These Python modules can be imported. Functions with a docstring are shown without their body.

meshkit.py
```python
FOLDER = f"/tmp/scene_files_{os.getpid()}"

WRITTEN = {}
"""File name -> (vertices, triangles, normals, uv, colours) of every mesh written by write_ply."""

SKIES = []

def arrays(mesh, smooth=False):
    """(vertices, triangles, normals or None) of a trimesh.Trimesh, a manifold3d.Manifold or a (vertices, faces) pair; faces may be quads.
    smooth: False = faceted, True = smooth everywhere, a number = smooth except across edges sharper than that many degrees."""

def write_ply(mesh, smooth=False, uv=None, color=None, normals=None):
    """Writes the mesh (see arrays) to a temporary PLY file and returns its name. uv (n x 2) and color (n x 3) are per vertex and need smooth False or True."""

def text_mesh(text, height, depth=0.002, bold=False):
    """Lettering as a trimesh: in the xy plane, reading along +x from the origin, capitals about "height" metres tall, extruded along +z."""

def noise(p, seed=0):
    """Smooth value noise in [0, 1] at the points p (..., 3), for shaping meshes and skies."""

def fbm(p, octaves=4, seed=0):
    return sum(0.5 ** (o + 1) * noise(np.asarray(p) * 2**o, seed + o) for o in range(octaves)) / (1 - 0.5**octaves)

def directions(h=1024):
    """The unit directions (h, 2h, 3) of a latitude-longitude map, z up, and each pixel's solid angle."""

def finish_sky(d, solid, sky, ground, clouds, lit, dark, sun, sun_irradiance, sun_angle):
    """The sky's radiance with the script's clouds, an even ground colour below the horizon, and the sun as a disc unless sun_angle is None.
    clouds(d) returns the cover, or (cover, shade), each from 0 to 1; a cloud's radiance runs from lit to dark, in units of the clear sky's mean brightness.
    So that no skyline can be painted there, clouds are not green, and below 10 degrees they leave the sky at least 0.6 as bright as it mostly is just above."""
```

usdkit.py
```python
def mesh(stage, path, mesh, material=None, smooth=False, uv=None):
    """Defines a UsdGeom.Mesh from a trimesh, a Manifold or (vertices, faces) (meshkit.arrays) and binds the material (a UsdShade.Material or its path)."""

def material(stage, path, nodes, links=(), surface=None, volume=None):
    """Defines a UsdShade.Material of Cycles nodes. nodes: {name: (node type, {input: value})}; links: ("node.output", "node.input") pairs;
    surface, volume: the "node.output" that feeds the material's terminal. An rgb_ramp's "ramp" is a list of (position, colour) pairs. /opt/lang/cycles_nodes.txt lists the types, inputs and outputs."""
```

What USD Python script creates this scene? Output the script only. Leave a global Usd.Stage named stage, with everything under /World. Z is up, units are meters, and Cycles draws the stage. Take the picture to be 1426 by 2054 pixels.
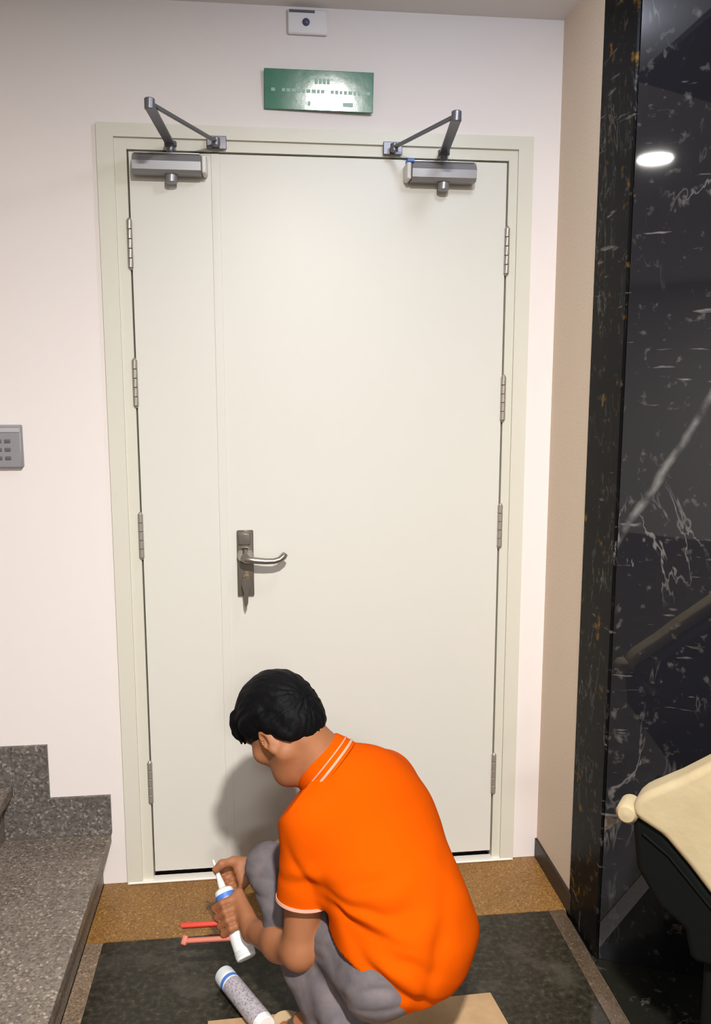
import math
import numpy as np, trimesh, usdkit, meshkit
import manifold3d as m3
from shapely.geometry import Polygon, box as sbox
from pxr import Usd, UsdGeom, UsdLux, Gf, Sdf

stage = Usd.Stage.CreateInMemory()
UsdGeom.Xform.Define(stage, '/World')
UsdGeom.Scope.Define(stage, '/World/Looks')

# ------------------------------------------------------------------ camera, light, exposure
YAW, PITCH, FPX = 0.11397598, -0.14608989, 1680.0
CAM = (-0.18656344, -2.49147331, 1.52942602)
cam = UsdGeom.Camera.Define(stage, '/World/camera')
cam.CreateHorizontalApertureAttr(36.0)
cam.CreateFocalLengthAttr(36.0 * FPX / 1426.0)
cam.CreateClippingRangeAttr(Gf.Vec2f(0.05, 100))
cam.AddTranslateOp().Set(Gf.Vec3d(*CAM))
cam.AddRotateXYZOp().Set(Gf.Vec3f(90 + math.degrees(PITCH), 0, -math.degrees(YAW)))
cam.CreateExposureAttr(2.0)


def rect_light(name, loc, w, d, col, power):
    l = UsdLux.RectLight.Define(stage, '/World/' + name)
    l.CreateWidthAttr(w); l.CreateHeightAttr(d)
    l.CreateIntensityAttr(power); l.CreateColorAttr(Gf.Vec3f(*col))
    l.AddTranslateOp().Set(Gf.Vec3d(*loc))      # faces -z


CEIL = 2.572


def round_light(name, loc, r, col, power):
    l = UsdLux.DiskLight.Define(stage, '/World/' + name)
    l.CreateRadiusAttr(r); l.CreateIntensityAttr(power); l.CreateColorAttr(Gf.Vec3f(*col))
    l.AddTranslateOp().Set(Gf.Vec3d(*loc))      # faces -z


round_light('downlight', (0.01, -2.43, CEIL - 0.012), 0.070, (1.0, 0.95, 0.915), 770)
rect_light('lobby_light', (0.10, -5.2, CEIL - 0.03), 0.60, 0.60, (1.0, 0.97, 0.94), 26)
tl = UsdLux.RectLight.Define(stage, '/World/transom_light')          # lit transom over the lobby's far entrance
tl.CreateWidthAttr(0.55); tl.CreateHeightAttr(0.28); tl.CreateIntensityAttr(9); tl.CreateColorAttr(Gf.Vec3f(1.0, 0.97, 0.94))
tl.AddTranslateOp().Set(Gf.Vec3d(0.45, -7.15, 2.40)); tl.AddRotateXYZOp().Set(Gf.Vec3f(-90, 0, 180))

cl = UsdLux.SphereLight.Define(stage, '/World/cool_light')
cl.CreateRadiusAttr(0.06); cl.CreateIntensityAttr(17); cl.CreateColorAttr(Gf.Vec3f(0.74, 0.83, 1.0))
cl.AddTranslateOp().Set(Gf.Vec3d(0.38, -0.93, CEIL - 0.09))
dome = UsdLux.DomeLight.Define(stage, '/World/dome')
dome.CreateIntensityAttr(0.02)

# ------------------------------------------------------------------ materials
S = lambda r, g, b: tuple((c / 12.92 if c <= 0.04045 else ((c + 0.055) / 1.055) ** 2.4) for c in (r / 255, g / 255, b / 255))


def mat(name, color, rough=0.5, metal=0.0, bump=None, speck=None, spec=0.5, coat=0.0, sheen=0.0, wear=None, bump_d=0.002):
    """speck: (scale, [(pos, colour)...], detail) noise colour; bump: (scale, strength); wear: (scale, colour, low, high)"""
    nodes = {'tc': ('texture_coordinate', {}), 'p': ('principled_bsdf', {'base_color': color, 'roughness': rough, 'metallic': metal, 'specular_ior_level': spec})}
    links = []
    if coat: nodes['p'][1]['coat_weight'] = coat
    if sheen: nodes['p'][1]['sheen_weight'] = sheen
    src = None
    if speck:
        sc, ramp, det = speck
        nodes['n'] = ('noise_texture', {'scale': sc, 'detail': det, 'roughness': 0.6})
        nodes['r'] = ('rgb_ramp', {'ramp': ramp})
        links += [('tc.object', 'n.vector'), ('n.fac', 'r.fac')]
        src = 'r.color'
    if wear:
        sc, col, lo, hi = wear
        nodes['wn'] = ('noise_texture', {'scale': sc, 'detail': 6.0, 'roughness': 0.65})
        nodes['wr'] = ('rgb_ramp', {'ramp': [(lo, (0, 0, 0)), (hi, (1, 1, 1))]})
        nodes['wm'] = ('mix_color', {'a': color, 'b': col})
        links += [('tc.object', 'wn.vector'), ('wn.fac', 'wr.fac'), ('wr.color', 'wm.fac')]
        if src: links.append((src, 'wm.a'))
        src = 'wm.result'
    if src: links.append((src, 'p.base_color'))
    if bump:
        nodes['bn'] = ('noise_texture', {'scale': bump[0], 'detail': 4.0})
        nodes['b'] = ('bump', {'strength': bump[1], 'distance': bump_d})
        links += [('tc.object', 'bn.vector'), ('bn.fac', 'b.height'), ('b.normal', 'p.normal')]
    return usdkit.material(stage, '/World/Looks/' + name, nodes, links, surface='p.BSDF')


def marble(name, base, vein, warm=None, rough=0.02, vscale=2.2, spec=0.62, streak=None):
    """polished black stone with thin broken veins, short horizontal streaks and specks"""
    nodes = {'tc': ('texture_coordinate', {}),
             'mp': ('mapping', {'rotation': (0.35, 0.75, 0.3), 'scale': (2.6, 2.6, 0.9)}),
             'n1': ('noise_texture', {'scale': vscale, 'detail': 5.0, 'roughness': 0.62, 'distortion': 0.5}),
             'v1': ('rgb_ramp', {'ramp': [(0.0, (0, 0, 0)), (0.488, (0, 0, 0)), (0.5, (1, 1, 1)), (0.512, (0, 0, 0)), (1, (0, 0, 0))]}),
             'm1': ('noise_texture', {'scale': 5.0, 'detail': 3.0}),
             'k1': ('rgb_ramp', {'ramp': [(0.44, (0, 0, 0)), (0.66, (.8, .8, .8))]}),
             'x1': ('mix_color', {'blend_type': 'multiply', 'fac': 1.0}),
             'mp2': ('mapping', {'scale': (9.0, 9.0, 55.0), 'rotation': (0, 0.06, 0)}),
             'n2': ('noise_texture', {'scale': 1.0, 'detail': 3.0, 'roughness': 0.5}),
             'v2': ('rgb_ramp', {'ramp': [(0.66, (0, 0, 0)), (0.76, (.9, .9, .9))]}),
             'n3': ('noise_texture', {'scale': 34.0, 'detail': 3.0, 'roughness': 0.55}),
             'v3': ('rgb_ramp', {'ramp': [(0.62, (0, 0, 0)), (0.78, (.4, .4, .4))]}),
             'a1': ('mix_color', {'blend_type': 'lighten', 'fac': 1.0}),
             'a2': ('mix_color', {'blend_type': 'lighten', 'fac': 1.0}),
             'c': ('mix_color', {'a': base, 'b': vein}),
             'p': ('principled_bsdf', {'roughness': rough, 'specular_ior_level': spec})}
    links = [('tc.object', 'mp.vector'), ('mp.vector', 'n1.vector'), ('n1.fac', 'v1.fac'), ('tc.object', 'm1.vector'), ('m1.fac', 'k1.fac'),
             ('v1.color', 'x1.a'), ('k1.color', 'x1.b'), ('tc.object', 'mp2.vector'), ('mp2.vector', 'n2.vector'), ('n2.fac', 'v2.fac'),
             ('tc.object', 'n3.vector'), ('n3.fac', 'v3.fac'), ('x1.result', 'a1.a'), ('v2.color', 'a1.b'), ('a1.result', 'a2.a'), ('v3.color', 'a2.b'),
             ('a2.result', 'c.fac')]
    last = 'c.result'
    if streak:                                   # one long diagonal vein, broken along its length
        nodes |= {'dp': ('vector_math', {'vector_math_type': 'dot_product', 'math_type': 'dot_product', 'vector2': streak[0]}), 'dn': ('noise_texture', {'scale': 11.0, 'detail': 4.0}),
                  'da': ('math', {'math_type': 'multiply_add', 'value2': 0.03, 'value3': streak[1] - 0.005}), 'ds': ('math', {'math_type': 'add'}), 'db': ('math', {'math_type': 'absolute'}),
                  'dr': ('rgb_ramp', {'ramp': [(0.0, (1, 1, 1)), (0.004, (.7, .7, .7)), (0.012, (0, 0, 0)), (1, (0, 0, 0))]}), 'dm': ('noise_texture', {'scale': 16.0, 'detail': 3.0}),
                  'dk': ('rgb_ramp', {'ramp': [(0.38, (0.08, 0.08, 0.08)), (0.62, (.8, .8, .8))]}), 'dx': ('mix_color', {'blend_type': 'multiply', 'fac': 1.0}), 'a3': ('mix_color', {'blend_type': 'lighten', 'fac': 1.0})}
        nodes['dp'][1].pop('vector_math_type')
        links.remove(('a2.result', 'c.fac'))
        links += [('tc.object', 'dp.vector1'), ('tc.object', 'dn.vector'), ('dn.fac', 'da.value1'), ('da.value', 'ds.value1'), ('dp.value', 'ds.value2'), ('ds.value', 'db.value1'), ('db.value', 'dr.fac'),
                  ('tc.object', 'dm.vector'), ('dm.fac', 'dk.fac'), ('dr.color', 'dx.a'), ('dk.color', 'dx.b'), ('a2.result', 'a3.a'), ('dx.result', 'a3.b'), ('a3.result', 'c.fac')]
    if warm:
        nodes['n4'] = ('noise_texture', {'scale': 13.0, 'detail': 5.0, 'roughness': 0.65})
        nodes['v4'] = ('rgb_ramp', {'ramp': [(0.60, (0, 0, 0)), (0.72, (1, 1, 1))]})
        nodes['c2'] = ('mix_color', {'b': warm})
        links += [('tc.object', 'n4.vector'), ('n4.fac', 'v4.fac'), ('v4.color', 'c2.fac'), ('c.result', 'c2.a')]
        last = 'c2.result'
    links.append((last, 'p.base_color'))
    return usdkit.material(stage, '/World/Looks/' + name, nodes, links, surface='p.BSDF')


def terrazzo(name, base, chips, dark, rough=0.45, scale=75.0):
    nodes = {'tc': ('texture_coordinate', {}),
             'v': ('voronoi_texture', {'scale': scale, 'randomness': 1.0}),
             'bw': ('separate_color', {}),
             'r': ('rgb_ramp', {'interpolate': False, 'ramp': [(0.0, dark), (0.26, base), (0.78, chips), (0.95, tuple(min(1, c * 1.5) for c in chips))]}),
             'n': ('noise_texture', {'scale': 6.0, 'detail': 5.0}),
             'nr': ('rgb_ramp', {'ramp': [(0.3, (0.86, 0.84, 0.82)), (0.7, (1.1, 1.08, 1.06))]}),
             'm': ('mix_color', {'blend_type': 'multiply', 'fac': 1.0}),
             'p': ('principled_bsdf', {'roughness': rough})}
    links = [('tc.object', 'v.vector'), ('v.color', 'bw.color'), ('bw.r', 'r.fac'), ('tc.object', 'n.vector'), ('n.fac', 'nr.fac'),
             ('r.color', 'm.a'), ('nr.color', 'm.b'), ('m.result', 'p.base_color')]
    return usdkit.material(stage, '/World/Looks/' + name, nodes, links, surface='p.BSDF')


M = dict(
    wall=mat('wall_paint', (0.80, 0.745, 0.715), 0.75, bump=(90, 0.06)),
    ceiling=mat('ceiling_paint', (0.74, 0.71, 0.69), 0.8),
    lobby=mat('lobby_paint', (0.56, 0.53, 0.50), 0.8),
    beige=mat('beige_paint', (0.66, 0.535, 0.41), 0.7, speck=(160, [(0.3, (0.61, 0.49, 0.37)), (0.7, (0.71, 0.58, 0.45))], 4), bump=(220, 0.12)),
    steel=mat('door_paint', (0.69, 0.68, 0.615), 0.41, bump=(240, 0.02), spec=0.42),
    frame=mat('frame_paint', (0.66, 0.645, 0.55), 0.42, bump=(200, 0.03)),
    dark=mat('dark_gap', (0.02, 0.018, 0.016), 0.8),
    bead=mat('sealant_white', (0.82, 0.79, 0.72), 0.5),
    hinge=mat('hinge_metal', (0.42, 0.39, 0.34), 0.42, 0.6),
    closer=mat('closer_grey', (0.30, 0.30, 0.31), 0.4, 0.55, bump=(300, 0.03)),
    closer_light=mat('closer_silver', (0.62, 0.61, 0.61), 0.3, 0.6),
    arm=mat('closer_arm', (0.17, 0.17, 0.19), 0.4, 0.6),
    cap=mat('closer_cap', (0.78, 0.76, 0.72), 0.45),
    blue=mat('blue_tape', S(70, 120, 205), 0.5),
    lock=mat('lock_bronze', (0.22, 0.195, 0.165), 0.36, 0.75),
    lever=mat('lever_nickel', (0.40, 0.37, 0.32), 0.26, 0.9),
    brass=mat('lock_brass', (0.38, 0.31, 0.18), 0.35, 0.85),
    green=mat('sign_green', S(58, 118, 95), 0.13, wear=(7, S(74, 130, 108), 0.4, 0.7), bump=(24, 0.10)),
    pale=mat('sign_lettering', S(112, 158, 140), 0.35),
    plastic=mat('white_plastic', (0.79, 0.765, 0.765), 0.5),
    lens=mat('dark_lens', (0.08, 0.08, 0.14), 0.25),
    grey=mat('keypad_grey', S(140, 138, 142), 0.45),
    grey_light=mat('keypad_strip', S(178, 176, 180), 0.4),
    grey_dark=mat('keypad_button', S(92, 90, 96), 0.5),
    terrazzo=terrazzo('stair_terrazzo', (0.165, 0.140, 0.113), (0.225, 0.195, 0.165), (0.11, 0.092, 0.075), scale=170),
    skirt_t=terrazzo('skirting_terrazzo', (0.125, 0.112, 0.102), (0.185, 0.172, 0.158), (0.085, 0.077, 0.070), scale=150),
    ochre=terrazzo('threshold_terrazzo', (0.235, 0.118, 0.027), (0.285, 0.152, 0.044), (0.17, 0.079, 0.016), scale=260),
    border=terrazzo('border_terrazzo', (0.085, 0.060, 0.038), (0.105, 0.076, 0.050), (0.060, 0.041, 0.025), scale=240),
    border_pale=terrazzo('border_pale_terrazzo', (0.19, 0.138, 0.092), (0.23, 0.17, 0.118), (0.13, 0.092, 0.06), scale=240),
    skirt=mat('dark_skirting', (0.03, 0.022, 0.017), 0.4, spec=0.2, speck=(120, [(0.3, (0.018, 0.013, 0.010)), (0.75, (0.05, 0.037, 0.028))], 4)),
    granite=mat('dark_granite', (0.05, 0.05, 0.04), 0.38, speck=(60, [(0.34, (0.009, 0.0085, 0.005)), (0.5, (0.020, 0.0175, 0.0105)), (0.60, (0.034, 0.029, 0.019)), (0.70, (0.065, 0.058, 0.044))], 8),
                wear=(6.5, (0.070, 0.063, 0.047), 0.53, 0.78), spec=0.3),
    marble=marble('black_marble', (0.0115, 0.0115, 0.0145), (0.19, 0.185, 0.175), spec=0.95, streak=((0.804, -0.345, -0.484), -0.1937)),
    marble_edge=marble('black_marble_edge', (0.005, 0.005, 0.005), (0.15, 0.145, 0.13), warm=(0.22, 0.115, 0.012), vscale=4.0, spec=0.025, rough=0.3),
    marble_floor=marble('dark_marble_floor', (0.012, 0.0125, 0.009), (0.14, 0.14, 0.12), rough=0.16, vscale=1.6),
    card=mat('cardboard', S(172, 141, 105), 0.85, speck=(14, [(0.3, S(163, 131, 94)), (0.7, S(180, 150, 113))], 5), bump=(60, 0.1)),
    skin=mat('skin', S(150, 97, 62), 0.6, speck=(9, [(0.3, S(143, 89, 55)), (0.7, S(157, 104, 69))], 3), bump=(160, 0.08)),
    lips=mat('lips', S(165, 92, 78), 0.45),
    hair=mat('black_hair', (0.0035, 0.0035, 0.0042), 0.6, bump=(130, 0.5), spec=0.09),
    eye=mat('eye_white', (0.8, 0.78, 0.74), 0.2),
    orange=mat('orange_cotton', (0.60, 0.078, 0.0005), 0.9, bump=(900, 0.12), spec=0.03, bump_d=0.0006),
    trim=mat('collar_trim', (0.62, 0.33, 0.23), 0.85),
    trouser=mat('grey_cotton', S(100, 94, 97), 0.85, speck=(22, [(0.3, S(88, 84, 89)), (0.7, S(112, 104, 105))], 5), bump=(700, 0.15), spec=0.25, bump_d=0.0008),
    sandal=mat('sandal_foam', S(190, 165, 128), 0.7),
    strap=mat('sandal_strap', S(70, 58, 50), 0.6),
    tube=mat('tube_white', (0.80, 0.79, 0.78), 0.32),
    tube_grey=mat('tube_cap', S(205, 212, 216), 0.35),
    tube_label=mat('tube_print', S(178, 172, 178), 0.4, wear=(210, S(120, 120, 134), 0.5, 0.6)),
    red=mat('gun_red', S(196, 62, 42), 0.38, 0.0),
    pink=mat('gun_red_worn', S(190, 110, 92), 0.45),
    cream=mat('cream_fabric', S(186, 168, 128), 0.85, speck=(6, [(0.3, S(168, 152, 118)), (0.7, S(180, 167, 135))], 3), bump=(9, 0.2), spec=0.15, bump_d=0.03),
    leather=mat('black_leather', (0.004, 0.005, 0.0045), 0.7, bump=(60, 0.15), spec=0.08),
)

# ------------------------------------------------------------------ helpers
LOC, USED = {}, set()


def numbered(parent, name):
    p, k = f'{parent}/{name}', 0
    while p in USED:
        k += 1
        p = f'{parent}/{name}_{k:03d}'
    USED.add(p)
    return p


def tag(prim, label=None, category=None, group=None, kind=None):
    for k, v in (('label', label), ('category', category), ('group', group), ('kind', kind)):
        if v: prim.SetCustomDataByKey(k, v)
    return prim


def thing(name, label=None, cat=None, loc=(0, 0, 0), group=None, kind=None):
    p = numbered('/World', name)
    x = UsdGeom.Xform.Define(stage, p)
    x.AddTranslateOp().Set(Gf.Vec3d(*loc))
    LOC[p] = np.array(loc, float)
    tag(x.GetPrim(), label, cat, group, kind)
    return p


def obj(name, mesh, m, parent='/World', smooth=32, label=None, cat=None, kind=None, group=None):
    """mesh is given in world coordinates"""
    p = numbered(parent, name)
    base = LOC.get(parent, np.zeros(3))
    LOC[p] = base
    v, f, n = meshkit.arrays(mesh, smooth)
    v = v - base
    me = usdkit.mesh(stage, p, (v, f), M[m])
    if n is not None:
        from pxr import Vt
        me.CreateNormalsAttr(Vt.Vec3fArray.FromNumpy(n.astype(np.float32)))
        me.SetNormalsInterpolation('vertex')
    tag(me.GetPrim(), label, cat, group, kind)
    return p


def cat(*ms): return trimesh.util.concatenate([m for m in ms])


def bx(x0, x1, y0, y1, z0, z1, b=0.0):
    """box, with its edges rounded by b"""
    if b <= 0:
        m = trimesh.creation.box((x1 - x0, y1 - y0, z1 - z0))
        m.apply_translation(((x0 + x1) / 2, (y0 + y1) / 2, (z0 + z1) / 2))
        return m
    pts = [(x, y, z) for x in (x0, x1) for y in (y0, y1) for z in (z0, z1)]
    out = []
    for p in pts:
        c = [(p[0] + (b if p[0] == x0 else -b)), (p[1] + (b if p[1] == y0 else -b)), (p[2] + (b if p[2] == z0 else -b))]
        for i in range(3):
            q = list(c); q[i] = p[i]; out.append(q)
        out += [[c[j] + (p[j] - c[j]) * 0.62 for j in range(3)]]
    return trimesh.convex.convex_hull(np.array(out))


def frame_of(d, up=(0, 0, 1)):
    d = np.asarray(d, float); d = d / np.linalg.norm(d)
    u = np.asarray(up, float)
    if abs(d @ u) > 0.95: u = np.array([0, 1.0, 0])
    a = np.cross(u, d); a /= np.linalg.norm(a)
    return a, np.cross(d, a), d


def lathe(profile, p0, d, n=28):
    """profile (r, s): radius r at distance s from p0 along d"""
    a, b, d = frame_of(d)
    th = np.arange(n) * 2 * np.pi / n
    rings = [np.asarray(p0) + s * d + r * (np.cos(th)[:, None] * a + np.sin(th)[:, None] * b) for r, s in profile]
    v = np.vstack(rings); k = len(profile); f = []
    for i in range(k - 1):
        for j in range(n):
            q = (j + 1) % n
            f += [(i * n + j, i * n + q, (i + 1) * n + q), (i * n + j, (i + 1) * n + q, (i + 1) * n + j)]
    v = np.vstack([v, np.asarray(p0) + profile[0][1] * d, np.asarray(p0) + profile[-1][1] * d])
    for j in range(n):
        q = (j + 1) % n
        f += [(len(v) - 2, q, j), (len(v) - 1, (k - 1) * n + j, (k - 1) * n + q)]
    m = trimesh.Trimesh(v, f, process=False)
    return m


def cyl(p0, p1, r, n=24, b=None):
    p0, p1 = np.asarray(p0, float), np.asarray(p1, float)
    L = np.linalg.norm(p1 - p0); b = min(r, L) * 0.15 if b is None else b
    return lathe([(r - b, 0), (r, b), (r, L - b), (r - b, L)], p0, p1 - p0, n)


def tube(pts, r, n=12):
    """swept round tube through pts with radii r"""
    pts = np.asarray(pts, float); r = np.broadcast_to(r, (len(pts),))
    t = np.gradient(pts, axis=0); t /= np.linalg.norm(t, axis=1, keepdims=True)
    a = frame_of(t[0])[0]; v, th = [], np.arange(n) * 2 * np.pi / n
    for p, d, rr in zip(pts, t, r):
        a = a - (a @ d) * d; a /= np.linalg.norm(a); b = np.cross(d, a)
        v.append(p + rr * (np.cos(th)[:, None] * a + np.sin(th)[:, None] * b))
    k, f = len(pts), []
    for i in range(k - 1):
        for j in range(n):
            q = (j + 1) % n
            f += [(i * n + j, i * n + q, (i + 1) * n + q), (i * n + j, (i + 1) * n + q, (i + 1) * n + j)]
    v = np.vstack(v + [pts[:1], pts[-1:]])
    for j in range(n):
        q = (j + 1) % n
        f += [(len(v) - 2, q, j), (len(v) - 1, (k - 1) * n + j, (k - 1) * n + q)]
    return trimesh.Trimesh(v, f, process=False)


def bar(p0, p1, w, t, b=0.002, up=(0, 0, 1)):
    """flat bar with bevels from p0 to p1: w across (in the plane), t along up"""
    p0, p1 = np.asarray(p0, float), np.asarray(p1, float)
    a, u, d = frame_of(p1 - p0, up)
    L = np.linalg.norm(p1 - p0)
    m = bx(-w / 2, w / 2, -t / 2, t / 2, 0, L, b)
    T = np.eye(4); T[:3, 0], T[:3, 1], T[:3, 2], T[:3, 3] = a, u, d, p0
    m.apply_transform(T)
    return m


def extr_xz(poly, y0, y1):
    """polygon in (x, z) extruded from y0 to y1"""
    m = trimesh.creation.extrude_polygon(poly, abs(y1 - y0), engine='earcut')
    T = np.array([[1, 0, 0, 0], [0, 0, -1, max(y0, y1)], [0, 1, 0, 0], [0, 0, 0, 1.0]])
    m.apply_transform(T)
    return m


def extr_xy(pts, z0, z1):
    m = trimesh.creation.extrude_polygon(Polygon(pts), z1 - z0, engine='earcut')
    m.apply_translation((0, 0, z0))
    return m


# ------------------------------------------------------------------ the setting
FW, FH = 0.617, 2.25                                     # outer half width and height of the door frame
XR = 0.70                                                # face of the beige return wall
MA, MD = np.array([XR, -0.506]), np.array([0.919, -0.394])    # corner and direction of the slanting marble face
MEND = MA + MD * 1.5
BACKY = -7.2
wall_poly = sbox(-3.0, 0, XR + 0.02, CEIL + 0.05).difference(sbox(-FW + 0.002, -0.1, FW - 0.002, FH - 0.002))
obj('wall_back', extr_xz(wall_poly, 0, 0.14), 'wall', smooth=False, kind='structure', label='white painted wall around the steel door')
obj('wall_right', bx(XR, XR + 0.16, -0.305, 0.14, 0, CEIL + 0.05), 'beige', smooth=False, kind='structure', label='beige return wall right of the door')
obj('baseboard_right', bx(XR - 0.007, XR + 0.004, -0.318, -0.001, 0.0, 0.066, 0.002), 'skirt', kind='structure', label='dark stone skirting along the beige wall')
nrm = np.array([0.394, 0.919])
obj('trim_1', extr_xy([(XR - 0.004, -0.306), (XR - 0.004, -0.5035), (XR + 0.001, -0.5065), (XR + 0.155, -0.39), (XR + 0.155, -0.306)], 0.0, CEIL + 0.05), 'marble_edge', smooth=False, kind='structure',
    label='narrow black marble edge with yellow flecks beside the beige wall')
c0 = MA + MD * 0.004
mw = [tuple(c0), tuple(MEND), tuple(MEND + nrm * 0.12), tuple(MA + MD * 0.12 + nrm * 0.1)]
obj('wall_marble', extr_xy(mw, 0.0, CEIL + 0.05), 'marble', smooth=False, kind='structure', label='polished black marble wall with white veins')
obj('ceiling', bx(-3.0, 3.2, BACKY - 0.1, 0.14, CEIL, CEIL + 0.1), 'ceiling', smooth=False, kind='structure')
obj('trim_2', extr_xy([(.33, -1.40), (.70, -1.02), (1.02, -.66), (2.0, -1.06), (2.0, -3.2), (.82, -3.0), (.46, -1.8)], CEIL - 0.02, CEIL - 0.0005), 'dark', smooth=False, kind='structure', label='dark ceiling panel over the lobby corner')
obj('wall_front', bx(-3.0, 3.2, BACKY - 0.1, BACKY, 0, CEIL + 0.05), 'lobby', smooth=False, kind='structure')
obj('wall_left', bx(-3.1, -3.0, BACKY - 0.1, 0.14, 0, CEIL + 0.05), 'lobby', smooth=False, kind='structure')
obj('wall_side', bx(3.1, 3.2, BACKY - 0.1, -1.0, 0, CEIL + 0.05), 'lobby', smooth=False, kind='structure')
obj('wall_lobby', bx(MEND[0] - 0.02, 3.2, MEND[1], MEND[1] + 0.1, 0, CEIL + 0.05), 'lobby', smooth=False, kind='structure')

fl = thing('floor', kind='structure')
obj('screed', bx(-3.0, 3.2, BACKY, 0.14, -0.12, -0.021), 'dark', fl, False)
XL, BW = -0.69, 0.047
obj('threshold_slab', bx(XL + 0.0, XR - 0.001, -0.286, 0.0, -0.021, 0.0, 0.001), 'ochre', fl, label='ochre terrazzo threshold slab before the door')
obj('border_strip', bx(XL, XL + BW, -2.2, -0.288, -0.021, -0.0004, 0.001), 'border_pale', fl, label='beige border strip along the stair foot')
obj('border_strip', bx(XR - BW - 0.012, XR - 0.012, -2.2, -0.288, -0.021, -0.0004, 0.001), 'border', fl, label='brown border strip right of the granite')
obj('granite_slab', bx(XL + BW + 0.001, XR - BW - 0.013, -2.2, -0.288, -0.021, -0.0006, 0.001), 'granite', fl, label='dark scuffed granite slab')
jx = 0.815
obj('marble_tile', extr_xy([(XR - 0.011, -0.49), (XR + 0.002, -0.508), (jx, -0.552), (jx, -2.2), (XR - 0.011, -2.2)], -0.021, -0.0006), 'marble_floor', fl, False, label='dark marble floor tile left of the joint')
obj('marble_tile', extr_xy([(jx + 0.002, -0.553), (2.1, -1.1), (2.1, -2.2), (jx + 0.002, -2.2)], -0.021, -0.0006), 'marble_floor', fl, False)
obj('lobby_slab', bx(-3.0, 3.1, BACKY, -2.202, -0.021, -0.0006), 'granite', fl, False)
obj('lobby_slab', bx(-3.0, XL - 0.001, -2.2, 0, -0.021, -0.0006), 'granite', fl, False)

# ------------------------------------------------------------------ door
dr = thing('door_1', 'cream white steel double door, narrow left leaf and wide right leaf', None, kind='structure')
LX0, LX1, SEAM0, SEAM1, LTOP, LBOT = -0.5345, 0.5435, -0.2965, -0.2935, 2.180, 0.030
outer = sbox(-FW, 0.0, FW, FH)
mid = sbox(-FW + 0.046, -1, FW - 0.044, FH - 0.036)
inner = sbox(LX0 - 0.004, -1, LX1 + 0.004, LTOP + 0.004)
stop = sbox(LX0 + 0.018, -1, LX1 - 0.018, LTOP - 0.018)
frm = cat(extr_xz(outer.difference(mid), -0.014, 0.10), extr_xz(mid.intersection(outer).difference(inner), -0.004, 0.10), extr_xz(inner.intersection(outer).difference(stop), 0.062, 0.10))
obj('door_frame', frm, 'frame', dr, False, label='cream steel door frame with a stepped profile')
obj('backing', bx(-FW, FW, 0.101, 0.13, 0.0, FH), 'dark', dr, False)
obj('sill', bx(-FW + 0.002, FW - 0.004, -0.017, 0.02, 0.0, 0.008, 0.003), 'bead', dr, label='white sealant bead under the door')
obj('door_leaf', bx(LX0, SEAM0, 0.0, 0.058, LBOT, LTOP, 0.0025), 'steel', dr, label='narrow left door leaf')
obj('door_leaf', bx(SEAM1, LX1, 0.0, 0.058, LBOT, LTOP, 0.0025), 'steel', dr, label='wide right door leaf')
obj('astragal', bx(SEAM0 - 0.012, SEAM0 + 0.012, -0.0028, 0.0, LBOT + 0.002, LTOP - 0.001, 0.001), 'steel', dr, label='flat cover strip over the leaf seam')


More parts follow.
